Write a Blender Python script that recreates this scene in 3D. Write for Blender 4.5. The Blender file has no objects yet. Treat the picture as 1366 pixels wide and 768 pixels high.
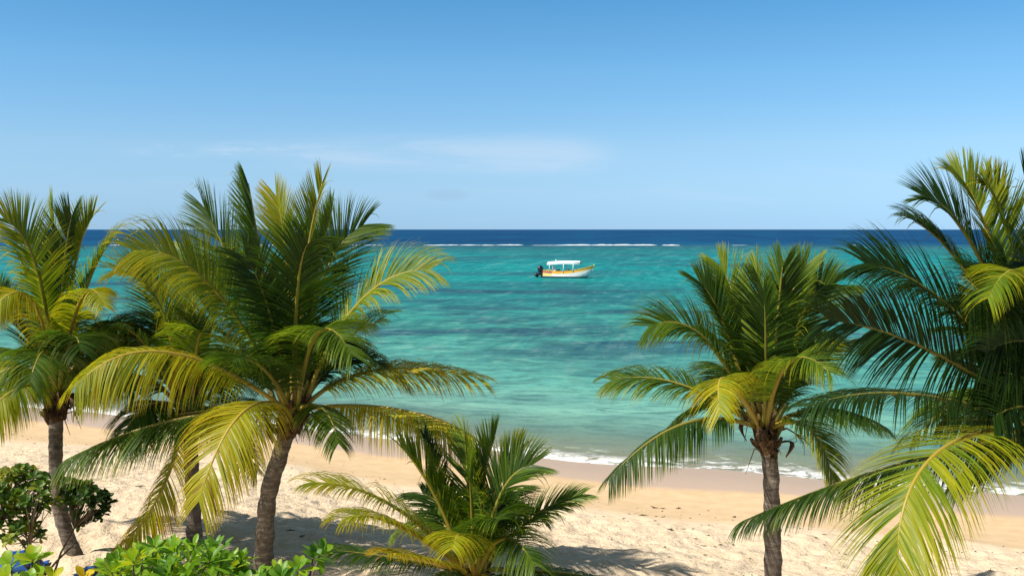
import bpy, math, random
from mathutils import Vector, Matrix, noise as mnoise
R = math.radians
rng = random.Random(11)
scene = bpy.context.scene
C = scene.collection

# ------------------------------------------------------------------ camera
F = 1312.0                      # focal length in photo pixels (1366 wide)
CAM = Vector((0, 0, 7.0))
PITCH = math.atan(78 / F)
cam_d = bpy.data.cameras.new('camera')
cam = bpy.data.objects.new('camera', cam_d); C.objects.link(cam)
cam_d.sensor_width = 36; cam_d.lens = 36 * F / 1366
cam_d.clip_start = 0.1; cam_d.clip_end = 100000
cam.location = CAM; cam.rotation_euler = (R(90) - PITCH, 0, 0)
scene.camera = cam
FW = Vector((0, math.cos(PITCH), -math.sin(PITCH)))
UP = Vector((0, math.sin(PITCH), math.cos(PITCH)))
def P(px, py, d):
    r = FW + Vector(((px - 683) / F, 0, 0)) + UP * ((384 - py) / F)
    return CAM + r * (d / r.y)

# ------------------------------------------------------------------ helpers
def tag(o, label=None, cat=None, group=None, kind=None):
    if label: o['label'] = label
    if cat: o['category'] = cat
    if group: o['group'] = group
    if kind: o['kind'] = kind
    return o

class MB:
    def __init__(s): s.v = []; s.f = []; s.m = []; s.a = []
    def vert(s, p, a=0.0): s.v.append(tuple(p)); s.a.append(a); return len(s.v) - 1
    def face(s, ids, m=0): s.f.append(tuple(ids)); s.m.append(m)
    def tube(s, pts, rads, n=8, m=0, a=0.0, caps=True):
        pts = [Vector(p) for p in pts]; rings = []
        ref = None
        for i, p in enumerate(pts):
            t = (pts[min(i + 1, len(pts) - 1)] - pts[max(i - 1, 0)])
            t = t.normalized() if t.length > 1e-9 else Vector((0, 0, 1))
            if ref is None: ref = Vector((1, 0, 0)) if abs(t.x) < .9 else Vector((0, 1, 0))
            u = (ref - t * ref.dot(t)).normalized(); w = t.cross(u); ref = u
            r = rads[i] if isinstance(rads, (list, tuple)) else rads
            rings.append([s.vert(p + (u * math.cos(2 * math.pi * k / n) + w * math.sin(2 * math.pi * k / n)) * r, a) for k in range(n)])
        for i in range(len(rings) - 1):
            for k in range(n):
                s.face((rings[i][k], rings[i][(k + 1) % n], rings[i + 1][(k + 1) % n], rings[i + 1][k]), m)
        if caps:
            s.face(rings[0][::-1], m); s.face(rings[-1], m)
        return rings
    def box(s, c, d, m=0, rot=None, bev=0.0):
        c = Vector(c); hx, hy, hz = d[0] / 2, d[1] / 2, d[2] / 2
        ids = []
        for z in (-1, 1):
            for x, y in ((-1, -1), (1, -1), (1, 1), (-1, 1)):
                p = Vector((x * hx, y * hy, z * hz))
                if rot: p = rot @ p
                ids.append(s.vert(c + p))
        for q in ((3, 2, 1, 0), (4, 5, 6, 7), (0, 1, 5, 4), (1, 2, 6, 5), (2, 3, 7, 6), (3, 0, 4, 7)):
            s.face([ids[k] for k in q], m)
    def build(s, name, mats, parent=None, smooth=True, loc=None):
        me = bpy.data.meshes.new(name)
        if loc is not None:
            L = Vector(loc); v = [tuple(Vector(q) - L) for q in s.v]
        else: v = s.v
        me.from_pydata(v, [], s.f)
        if not isinstance(mats, (list, tuple)): mats = [mats]
        for m in mats: me.materials.append(m)
        if len(mats) > 1: me.polygons.foreach_set('material_index', s.m)
        if smooth: me.polygons.foreach_set('use_smooth', [True] * len(s.f))
        at = me.attributes.new('tone', 'FLOAT', 'POINT'); at.data.foreach_set('value', s.a)
        me.update()
        o = bpy.data.objects.new(name, me); C.objects.link(o)
        if loc is not None: o.location = loc
        if parent: o.parent = parent
        return o

def empty(name, loc, label, cat, group=None):
    o = bpy.data.objects.new(name, None); C.objects.link(o); o.location = loc
    o.empty_display_size = .3
    return tag(o, label, cat, group)

# ------------------------------------------------------------------ node helper
class NT:
    def __init__(s, tree): s.t = tree; tree.nodes.clear()
    def new(s, typ, **kw):
        n = s.t.nodes.new(typ)
        for k, v in kw.items(): setattr(n, k, v)
        return n
    def link(s, a, b): s.t.links.new(a, b)
    def put(s, sock, v):
        if hasattr(v, 'is_output'): s.link(v, sock)
        else: sock.default_value = v
    def math(s, op, a, b=0.0, c=0.0, clamp=False):
        n = s.new('ShaderNodeMath', operation=op, use_clamp=clamp)
        s.put(n.inputs[0], a); s.put(n.inputs[1], b); s.put(n.inputs[2], c)
        return n.outputs[0]
    def sm(s, v, lo, hi):
        n = s.new('ShaderNodeMapRange', interpolation_type='SMOOTHSTEP')
        s.put(n.inputs['Value'], v); s.put(n.inputs['From Min'], lo); s.put(n.inputs['From Max'], hi)
        return n.outputs['Result']
    def mix(s, f, a, b, mode='MIX'):
        n = s.new('ShaderNodeMix', data_type='RGBA', blend_type=mode)
        s.put(n.inputs['Factor'], f)
        for sock, v in ((n.inputs[6], a), (n.inputs[7], b)):
            if isinstance(v, tuple) and len(v) == 3: v = v + (1,)
            s.put(sock, v)
        return n.outputs[2]
    def mixf(s, f, a, b):
        n = s.new('ShaderNodeMix', data_type='FLOAT')
        s.put(n.inputs[0], f); s.put(n.inputs[2], a); s.put(n.inputs[3], b)
        return n.outputs[0]
    def noise(s, vec, scale, detail=3, rough=.55, dist=0.0):
        n = s.new('ShaderNodeTexNoise'); s.link(vec, n.inputs['Vector'])
        n.inputs['Scale'].default_value = scale; n.inputs['Detail'].default_value = detail
        n.inputs['Roughness'].default_value = rough; n.inputs['Distortion'].default_value = dist
        return n.outputs['Fac']
    def mapping(s, vec, scale=(1, 1, 1), loc=(0, 0, 0), rot=(0, 0, 0)):
        n = s.new('ShaderNodeMapping'); s.link(vec, n.inputs['Vector'])
        n.inputs['Scale'].default_value = scale; n.inputs['Location'].default_value = loc; n.inputs['Rotation'].default_value = rot
        return n.outputs[0]
    def ramp(s, f, stops):
        n = s.new('ShaderNodeValToRGB'); s.put(n.inputs[0], f)
        cr = n.color_ramp
        while len(cr.elements) < len(stops): cr.elements.new(.5)
        for e, (p, c) in zip(cr.elements, stops): e.position = p; e.color = tuple(c) + (1,) if len(c) == 3 else c
        return n.outputs[0]
    def bump(s, h, strength=.5, dist=.05, normal=None):
        n = s.new('ShaderNodeBump'); s.link(h, n.inputs['Height'])
        s.put(n.inputs['Strength'], strength); n.inputs['Distance'].default_value = dist
        if normal: s.link(normal, n.inputs['Normal'])
        return n.outputs[0]
    def bsdf(s, color, rough=.5, spec=.5, normal=None, metallic=0.0, alpha=None):
        n = s.new('ShaderNodeBsdfPrincipled')
        if isinstance(color, tuple) and len(color) == 3: color = color + (1,)
        s.put(n.inputs['Base Color'], color); s.put(n.inputs['Roughness'], rough)
        s.put(n.inputs['Specular IOR Level'], spec); n.inputs['Metallic'].default_value = metallic
        if normal: s.link(normal, n.inputs['Normal'])
        if alpha is not None: s.put(n.inputs['Alpha'], alpha)
        return n.outputs[0]
    def mixs(s, f, a, b):
        n = s.new('ShaderNodeMixShader'); s.put(n.inputs[0], f); s.link(a, n.inputs[1]); s.link(b, n.inputs[2])
        return n.outputs[0]
    def out(s, sh):
        o = s.new('ShaderNodeOutputMaterial'); s.link(sh, o.inputs['Surface'])
    def pos(s): return s.new('ShaderNodeNewGeometry').outputs['Position']
    def obj(s): return s.new('ShaderNodeTexCoord').outputs['Object']
    def attr(s, name='tone'): return s.new('ShaderNodeAttribute', attribute_name=name).outputs['Fac']
    def xyz(s, v):
        n = s.new('ShaderNodeSeparateXYZ'); s.link(v, n.inputs[0]); return n.outputs

def material(name):
    m = bpy.data.materials.new(name); m.use_nodes = True
    return m, NT(m.node_tree)

# shoreline: s > 0 is sea, s < 0 is land
SN = Vector((0.389, 0.921)); SC = 28.36
def shore_s(x, y): return SN.x * x + SN.y * y - SC + .35 * math.sin(x * .33 + 1.0) + .18 * math.sin(x * .9 + y * .2)
def n_shore(t, pos):
    x, y, z = t.xyz(pos)
    a = t.math('MULTIPLY', x, SN.x); b = t.math('MULTIPLY_ADD', y, SN.y, a)
    s1 = t.math('MULTIPLY', t.math('SINE', t.math('MULTIPLY_ADD', x, .33, 1.0)), .35)
    s2 = t.math('MULTIPLY', t.math('SINE', t.math('ADD', t.math('MULTIPLY', x, .9), t.math('MULTIPLY', y, .2))), .18)
    return t.math('ADD', t.math('SUBTRACT', b, SC), t.math('ADD', s1, s2)), x, y

# ------------------------------------------------------------------ materials
def m_leaf(name, stops, transl=.36, tcol=1.9, rough=.52, spec=.32):
    m, t = material(name)
    tone = t.attr()
    col = t.ramp(tone, stops)
    nz = t.noise(t.pos(), 3.0, 2)
    col = t.mix(t.math('MULTIPLY', nz, .5), col, t.mix(1.0, col, (.62, .66, .7), 'MULTIPLY'))
    p = t.bsdf(col, rough, spec)
    tr = t.new('ShaderNodeBsdfTranslucent')
    t.link(t.mix(1.0, col, (tcol, tcol * .97, tcol * .55), 'MULTIPLY'), tr.inputs['Color'])
    t.out(t.mixs(transl, p, tr.outputs[0])); return m
M = {}
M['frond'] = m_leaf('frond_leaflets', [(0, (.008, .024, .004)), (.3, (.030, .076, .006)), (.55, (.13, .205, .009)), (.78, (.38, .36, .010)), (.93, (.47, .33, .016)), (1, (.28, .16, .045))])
M['shrub'] = m_leaf('shrub_leaf', [(0, (.02, .055, .008)), (.4, (.07, .19, .012)), (.7, (.20, .36, .016)), (.9, (.42, .44, .018)), (1, (.60, .44, .010))], .36, 1.6, .42, .3)
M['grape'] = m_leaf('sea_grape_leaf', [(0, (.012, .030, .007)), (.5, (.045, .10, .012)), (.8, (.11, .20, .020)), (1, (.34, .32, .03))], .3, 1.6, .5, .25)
def m_stalk():
    m, t = material('frond_stalk')
    col = t.ramp(t.attr(), [(0, (.10, .11, .02)), (.5, (.27, .22, .03)), (1, (.46, .30, .035))])
    t.out(t.bsdf(col, .42, .4)); return m
M['stalk'] = m_stalk()
def m_trunk():
    m, t = material('palm_bark')
    o = t.obj()
    n1 = t.noise(t.mapping(o, (1.6, 1.6, 9), (0, 0, 0), (.35, .2, 0)), 2.4, 5, .7)
    n2 = t.noise(o, 9, 4, .65)
    n3 = t.noise(t.mapping(o, (14, 14, 1.5)), 2.5, 3, .6)
    f = t.math('ADD', t.math('MULTIPLY', n1, .6), t.math('MULTIPLY', n2, .4))
    col = t.ramp(f, [(.3, (.045, .036, .029)), (.5, (.165, .133, .105)), (.68, (.37, .315, .255))])
    h = t.math('ADD', n1, t.math('MULTIPLY', t.math('ADD', n2, n3), .6))
    t.out(t.bsdf(col, .9, .15, t.bump(h, 1.0, .035))); return m
M['bark'] = m_trunk()
def m_plain(name, c1, c2, scale=4, rough=.6, spec=.3, bump=.3, dist=.01):
    m, t = material(name); o = t.obj(); n = t.noise(o, scale, 4, .6)
    col = t.mix(t.sm(n, .3, .7), c1, c2)
    t.out(t.bsdf(col, rough, spec, t.bump(n, bump, dist))); return m
M['fibre'] = m_plain('crown_fibre', (.030, .018, .010), (.15, .09, .045), 14, .95, .1, .8, .03)
M['husk'] = m_plain('dry_sheath', (.035, .020, .012), (.13, .075, .04), 6, .85, .15, .5, .02)
M['stub'] = m_plain('leaf_base', (.12, .10, .025), (.24, .17, .04), 6, .6, .3)
M['twig'] = m_plain('shrub_stem', (.06, .045, .03), (.19, .15, .10), 12, .85, .15)
M['hull_white'] = m_plain('hull_white', (.80, .80, .77), (.66, .67, .66), 1.2, .35, .5, .1)
M['hull_orange'] = m_plain('hull_orange', (.84, .46, .045), (.75, .38, .035), 1.5, .4, .5, .1)
M['hull_dark'] = m_plain('hull_bottom', (.02, .02, .03), (.04, .04, .05), 2, .5, .4, .1)
M['hull_yellow'] = m_plain('hull_yellow', (.85, .68, .10), (.78, .55, .08), 2, .4, .5, .1)
M['hull_red'] = m_plain('hull_red', (.55, .12, .06), (.45, .10, .06), 2, .45, .4, .1)
M['deck'] = m_plain('deck_inside', (.10, .12, .13), (.18, .2, .2), 2, .6, .3, .1)
M['canopy'] = m_plain('canopy_white', (.84, .85, .84), (.76, .78, .78), 1.0, .5, .4, .15)
M['motor'] = m_plain('motor_black', (.012, .012, .014), (.022, .022, .026), 3, .3, .5, .1)
M['metal'] = m_plain('post_white', (.82, .83, .83), (.74, .76, .76), 5, .35, .5, .05)
M['weed'] = m_plain('dry_seaweed', (.03, .018, .010), (.12, .075, .04), 20, .95, .1, .6)
M['tarp'] = m_plain('blue_tarp', (.010, .055, .24), (.018, .10, .36), 5, .45, .4, .5, .02)
M['mat'] = m_plain('blue_grey_cloth', (.10, .15, .24), (.17, .22, .30), 8, .8, .2, .4, .01)

def m_sand():
    m, t = material('beach_sand')
    pos = t.pos(); s, x, y = n_shore(t, pos)
    n_big = t.noise(pos, .35, 4, .6); n_mid = t.noise(pos, 2.2, 5, .6); n_fine = t.noise(pos, 42, 3, .7)
    sw = t.math('ADD', s, t.math('MULTIPLY', t.math('SUBTRACT', n_big, .5), 2.2))
    dry = t.mix(t.sm(n_mid, .3, .7), (.73, .58, .41), (.66, .51, .345))
    dry = t.mix(t.math('MULTIPLY', t.sm(n_fine, .35, .7), .25), dry, (.40, .28, .16))
    # golden, firmer band between the rough dry sand and the wet strip
    band = t.mix(t.sm(n_mid, .3, .7), (.645, .465, .275), (.57, .40, .225))
    crest = t.math('ADD', -7.7, t.math('MULTIPLY', t.math('SUBTRACT', n_mid, .5), 1.6))
    c = t.mix(t.sm(sw, crest, t.math('ADD', crest, .9)), dry, band)
    # dark grains of litter along the drift line
    lit = t.math('MULTIPLY', t.sm(t.noise(pos, 9, 4, .7), .60, .72), t.math('MULTIPLY', t.sm(sw, -10.2, -8.6), t.sm(sw, -5.2, -7.2)))
    c = t.mix(t.math('MULTIPLY', lit, .6), c, (.17, .10, .05))
    wetedge = t.sm(t.math('ADD', s, t.math('MULTIPLY', t.math('SUBTRACT', n_big, .5), 1.0)), -3.3, -2.6)
    wet = t.mix(t.sm(s, -3.0, -.3), (.50, .355, .245), (.42, .305, .215))
    c = t.mix(wetedge, c, wet)
    deep = t.sm(s, .3, 2.5)
    c = t.mix(deep, c, (.36, .30, .17))
    rough = t.mixf(wetedge, .95, .42)
    spec = t.mixf(wetedge, .1, .22)
    # bumps: trampled dry sand, smooth wet sand
    v = t.new('ShaderNodeTexVoronoi', feature='SMOOTH_F1'); t.link(pos, v.inputs['Vector']); v.inputs['Scale'].default_value = 2.6
    v.inputs['Smoothness'].default_value = .6
    h = t.math('ADD', t.math('MULTIPLY', v.outputs['Distance'], .8), t.math('ADD', t.math('MULTIPLY', t.noise(pos, 5.5, 4, .6), 1.0), t.math('MULTIPLY', n_fine, .12)))
    dryness = t.sm(sw, -7.0, -9.2)
    st = t.math('ADD', t.math('MULTIPLY', dryness, .75), .06)
    t.out(t.bsdf(c, rough, spec, t.bump(h, st, .12))); return m
M['sand'] = m_sand()

def m_water():
    m, t = material('sea_water')
    pos = t.pos(); s, x, y = n_shore(t, pos)
    w = t.sm(y, 55, 170)
    yy = t.mixf(w, t.math('ADD', s, 29.0), y)
    big = t.noise(t.mapping(pos, (.016, .030, 1)), 1.0, 4, .55, .4)
    mid = t.noise(t.mapping(pos, (.07, .14, 1)), 1.0, 4, .6, .3)
    yw = t.math('MULTIPLY', yy, t.math('ADD', 1.0, t.math('MULTIPLY', t.math('SUBTRACT', mid, .5), .14)))
    u = t.math('LOGARITHM', t.math('MAXIMUM', yw, 5.0), 10.0)
    u = t.math('DIVIDE', t.math('SUBTRACT', u, 1.4), 1.4, clamp=True)
    def L(d): return (math.log10(d) - 1.4) / 1.4
    base = t.ramp(u, [(L(29), (.33, .36, .22)), (L(33), (.20, .385, .30)), (L(43), (.105, .345, .285)), (L(62), (.046, .275, .228)),
                      (L(110), (.010, .235, .22)), (L(230), (.006, .225, .225)), (L(330), (.015, .16, .17)), (L(400), (.018, .115, .15)),
                      (L(436), (.012, .085, .15)), (L(475), (.002, .074, .165)), (L(1200), (.0015, .056, .15))])
    # sea-grass and coral patches on the lagoon floor
    m1 = t.sm(big, .46, .60); m2 = t.sm(mid, .40, .62)
    zone = t.math('MULTIPLY', t.sm(yy, 38, 62), t.sm(yy, 330, 240))
    bandm = t.math('MULTIPLY', t.sm(yw, 98, 106), t.sm(yw, 128, 114))
    zone60 = t.math('MULTIPLY', t.sm(yw, 44, 56), t.sm(yw, 98, 74))
    patch = t.math('ADD', t.math('MULTIPLY', m1, t.math('ADD', .35, t.math('MULTIPLY', m2, .5))), t.math('ADD', t.math('MULTIPLY', bandm, t.math('ADD', .25, t.math('MULTIPLY', m2, .5))), t.math('MULTIPLY', zone60, t.math('MULTIPLY', m2, .8))), clamp=True)
    patch = t.math('MULTIPLY', t.math('MULTIPLY', patch, zone), .95)
    col = t.mix(patch, base, (.022, .088, .125))
    # fine mottling of rocks close to the beach
    fine = t.noise(t.mapping(pos, (.55, .95, 1)), 1.0, 4, .65, .5)
    nearz = t.math('MULTIPLY', t.sm(s, 2.5, 8), t.sm(s, 70, 30))
    col = t.mix(t.math('MULTIPLY', nearz, t.math('MULTIPLY', t.sm(fine, .48, .64), .5)), col, (.05, .13, .12))
    col = t.mix(t.math('MULTIPLY', nearz, t.math('MULTIPLY', t.sm(fine, .48, .32), .45)), col, (.17, .38, .28))
    # wind ripples, longer along the shore; their shading is painted into the colour too
    warp = t.mapping(pos, (1, 1, 1), (0, 0, 0), (0, 0, R(12)))
    r1 = t.noise(t.mapping(warp, (.55, 1.5, 1)), 1.0, 4, .62, .3)
    r2 = t.noise(t.mapping(warp, (.10, .34, 1)), 1.0, 3, .6, .2)
    r3 = t.noise(t.mapping(warp, (2.2, 4.5, 1)), 1.0, 2, .6)
    h = t.math('ADD', t.math('MULTIPLY', r1, .55), t.math('ADD', t.math('MULTIPLY', r2, 1.2), t.math('MULTIPLY', r3, .14)))
    far = t.sm(y, 330, 470)
    nrm = t.bump(h, t.mixf(far, .38, .5), 1.0)
    rip = t.math('MULTIPLY', t.sm(r1, .50, .60), .42)
    col = t.mix(rip, col, t.mix(1.0, col, (.42, .52, .62), 'MULTIPLY'))
    rip2 = t.math('MULTIPLY', t.sm(r2, .50, .60), .34)
    col = t.mix(rip2, col, t.mix(1.0, col, (.42, .52, .64), 'MULTIPLY'))
    f4 = t.noise(t.mapping(warp, (.030, .006, 1)), 1.0, 5, .72); f5 = t.noise(t.mapping(warp, (.008, .0013, 1)), 1.0, 5, .7)  # distant ripple shading, painted in colour
    f45 = t.math('ADD', t.math('MULTIPLY', f4, .5), t.math('MULTIPLY', f5, .5))
    col = t.mix(t.math('MULTIPLY', t.sm(f45, .46, .60), t.math('MULTIPLY', far, .75)), col, t.mix(1.0, col, (.40, .58, .72), 'MULTIPLY'))
    col = t.mix(t.math('MULTIPLY', t.sm(f45, .50, .38), t.math('MULTIPLY', far, .45)), col, t.mix(1.0, col, (2.2, 1.5, 1.22), 'MULTIPLY'))
    # chop across the lagoon, its dark and light wave faces painted in colour
    c1 = t.noise(t.mapping(warp, (.75, .17, 1)), 1.0, 4, .68, .4); c2 = t.noise(t.mapping(warp, (.28, .035, 1)), 1.0, 4, .68, .3)
    z1 = t.math('MULTIPLY', t.sm(y, 36, 60), t.sm(y, 330, 150)); z2 = t.math('MULTIPLY', t.sm(y, 100, 200), t.sm(y, 470, 400))
    dk_ = t.math('ADD', t.math('MULTIPLY', t.sm(c1, .50, .62), t.math('MULTIPLY', z1, .5)), t.math('MULTIPLY', t.sm(c2, .50, .62), t.math('MULTIPLY', z2, .45)), clamp=True)
    lt_ = t.math('ADD', t.math('MULTIPLY', t.sm(c1, .46, .34), t.math('MULTIPLY', z1, .40)), t.math('MULTIPLY', t.sm(c2, .46, .36), t.math('MULTIPLY', z2, .35)), clamp=True)
    col = t.mix(dk_, col, t.mix(1.0, col, (.45, .60, .70), 'MULTIPLY'))
    col = t.mix(lt_, col, t.mix(1.0, t.mix(.06, col, (1, 1, 1)), (1.4, 1.25, 1.2), 'MULTIPLY'))
    # foam at the water's edge and thin lines behind it
    fn = t.noise(t.mapping(pos, (1.0, 1.6, 1)), 1.6, 5, .7, .6); fb = t.noise(t.mapping(pos, (.22, .22, 1)), 1.0, 2)
    edge = t.math('ADD', s, t.math('MULTIPLY', t.math('SUBTRACT', fb, .5), 1.5))
    f1 = t.math('MULTIPLY', t.sm(edge, -.75, -.35), t.sm(edge, 1.0, .15))
    f1 = t.math('MULTIPLY', f1, t.sm(t.math('ADD', fn, t.math('MULTIPLY', t.math('SUBTRACT', fb, .5), .5)), .38, .52))
    f2 = t.math('MULTIPLY', t.math('MULTIPLY', t.sm(edge, .5, .9), t.sm(edge, 2.2, 1.1)), t.sm(fn, .54, .66))
    f3 = t.math('MULTIPLY', t.math('MULTIPLY', t.sm(edge, 2.6, 3.0), t.sm(edge, 3.8, 3.1)), t.math('MULTIPLY', t.sm(fn, .62, .72), t.sm(fb, .5, .6)))
    foam = t.math('ADD', f1, t.math('ADD', t.math('MULTIPLY', f2, .6), t.math('MULTIPLY', f3, .5)), clamp=True)
    cap = t.math('MULTIPLY', t.sm(t.noise(t.mapping(pos, (.05, .14, 1)), 1.0, 4, .7), .70, .76), far)
    # water gets opaque with depth
    op = t.math('ADD', t.sm(s, .0, 10.0), .18, clamp=True)
    op = t.math('MULTIPLY', op, t.sm(edge, -.9, -.5))
    dif = t.new('ShaderNodeBsdfDiffuse'); t.link(col, dif.inputs[0]); t.link(t.bump(h, .4, .8), dif.inputs['Normal'])
    gb = t.new('ShaderNodeBsdfGlossy'); gb.inputs['Roughness'].default_value = .16; t.link(nrm, gb.inputs['Normal'])
    fb_ = t.new('ShaderNodeFresnel'); fb_.inputs[0].default_value = 1.33; t.link(nrm, fb_.inputs['Normal'])
    body = t.mixs(t.math('MINIMUM', t.math('MULTIPLY', fb_.outputs[0], .55), .085), dif.outputs[0], gb.outputs[0])
    tr = t.new('ShaderNodeBsdfTransparent'); tr.inputs[0].default_value = (.90, .97, .93, 1)
    sh = t.mixs(op, tr.outputs[0], body)
    gl = t.new('ShaderNodeBsdfGlossy'); gl.inputs['Roughness'].default_value = .1; t.link(nrm, gl.inputs['Normal'])
    fr = t.new('ShaderNodeFresnel'); fr.inputs[0].default_value = 1.33; t.link(nrm, fr.inputs['Normal'])
    g = t.math('MULTIPLY', t.math('MULTIPLY', t.math('MINIMUM', fr.outputs[0], .35), t.math('SUBTRACT', 1.0, op)), t.sm(edge, -.9, -.5))
    sh = t.mixs(g, sh, gl.outputs[0])
    fm = t.bsdf((.78, .78, .75), .8, .2, t.bump(fn, .6, .1))
    sh = t.mixs(t.math('ADD', foam, t.math('MULTIPLY', cap, .12)), sh, fm)
    t.out(sh); return m
M['water'] = m_water()
def m_foam():
    m, t = material('surf_foam'); p = t.pos()
    n = t.noise(t.mapping(p, (.35, .5, 1)), 1.0, 5, .7)
    t.out(t.bsdf(t.mix(t.sm(n, .35, .6), (.60, .66, .68), (.85, .86, .86)), .85, .2, t.bump(n, .6, .3))); return m
M['foam'] = m_foam()

# ------------------------------------------------------------------ ground and sea
def smooth(a, b, x):
    t = max(0, min(1, (x - a) / (b - a))); return t * t * (3 - 2 * t)
def ground_z(x, y, detail=True):
    s = shore_s(x, y); t = -s
    if t < 0: z = max(-2.2, -.075 * s)
    elif t < 4.4: z = .075 * t
    else:
        z = .33 + .60 * smooth(4.0, 9.2, t) + .97 * smooth(8.5, 16, t)
    z += 1.2 * smooth(11, 4, y) * smooth(5, 12, t)
    if detail and t > 4:
        k = smooth(6.6, 8.6, t)
        v = Vector((x, y, 0))
        z += .10 * mnoise.noise(v * .45) * smooth(5, 8, t)
        if k > 0:
            a = mnoise.noise(v * 1.7 + Vector((7, 3, 0))); b = mnoise.noise(v * 3.9)
            c = mnoise.noise(v * 7.5 + Vector((1, 9, 2)))
            vd = mnoise.voronoi(v * 2.3)[0]
            z -= k * .055 * math.exp(-(vd[0] / .28) ** 2)
            z += k * (.05 * a + .045 * b + .028 * c)
    return z
def spread(lo, hi, fine, step, far_lo, far_hi, growth=1.35):
    c = []; v = lo; st = step
    while v > far_lo: st *= growth; v -= st; c.append(max(v, far_lo))
    c = c[::-1]
    k = int((hi - lo) / fine); c += [lo + (hi - lo) * i / k for i in range(k + 1)]
    v = hi; st = step
    while v < far_hi: st *= growth; v += st; c.append(min(v, far_hi))
    return c
def sheet(name, xs, ys, fz, mat):
    mb = MB()
    nx = len(xs)
    for y in ys:
        for x in xs: mb.vert((x, y, fz(x, y)))
    for j in range(len(ys) - 1):
        for i in range(nx - 1):
            a = j * nx + i; mb.face((a, a + 1, a + nx + 1, a + nx))
    return mb.build(name, mat)
sand = sheet('sand', spread(-13, 13, .085, .12, -3000, 3000), spread(11.5, 30, .085, .12, -3000, 130), ground_z, M['sand'])
tag(sand, kind='structure')
def wave_z(x, y):
    if y > 90 or abs(x) > 80: return 0
    s = shore_s(x, y)
    z = .10 * math.exp(-((s - .9 + .5 * mnoise.noise(Vector((x * .25, 0, 3)))) / .5) ** 2) * (.6 + .8 * mnoise.noise(Vector((x * .4, 5, 0))))
    z += .05 * mnoise.noise(Vector((x * .25, y * .6, 1))) * smooth(2, 8, s)
    return z
sea = sheet('sea', spread(-22, 22, .18, .25, -60000, 60000), spread(20, 48, .18, .25, 4, 60000), wave_z, M['water'])
tag(sea, kind='structure')

# breaking surf on the outer reef
mb = MB()
r2 = random.Random(4)
def ridge(x0, x1, yc, h, wd, gap):
    x = x0
    while x < x1:
        L = r2.uniform(3, 14); n = 8
        prev = None
        if r2.random() > gap:
            hh = h * r2.uniform(.35, 1.0); yy = yc + r2.uniform(-3, 3)
            for i in range(n + 1):
                u = i / n; k = math.sin(math.pi * u) ** .6
                xx = x + L * u; jit = r2.uniform(.7, 1.2)
                row = [mb.vert((xx, yy - wd * k * .6, .0)), mb.vert((xx, yy - wd * k * .2, hh * k * .8 * jit + .01)), mb.vert((xx, yy + wd * k * .2, hh * k * jit + .01)), mb.vert((xx, yy + wd * k * .7, 0))]
                if prev:
                    for q in range(3): mb.face((prev[q], row[q], row[q + 1], prev[q + 1]))
                prev = row
        x += L * r2.uniform(.7, 1.0)
ridge(-48, 30, 437, .24, 3, .15); ridge(22, 68, 435, .40, 3, .05); ridge(-20, 20, 440, .40, 2.5, .5); ridge(-300, -48, 438, .14, 3, .75); ridge(90, 300, 438, .10, 2, .85)
surf = mb.build('reef_surf', M['foam']); tag(surf, kind='structure')

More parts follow.
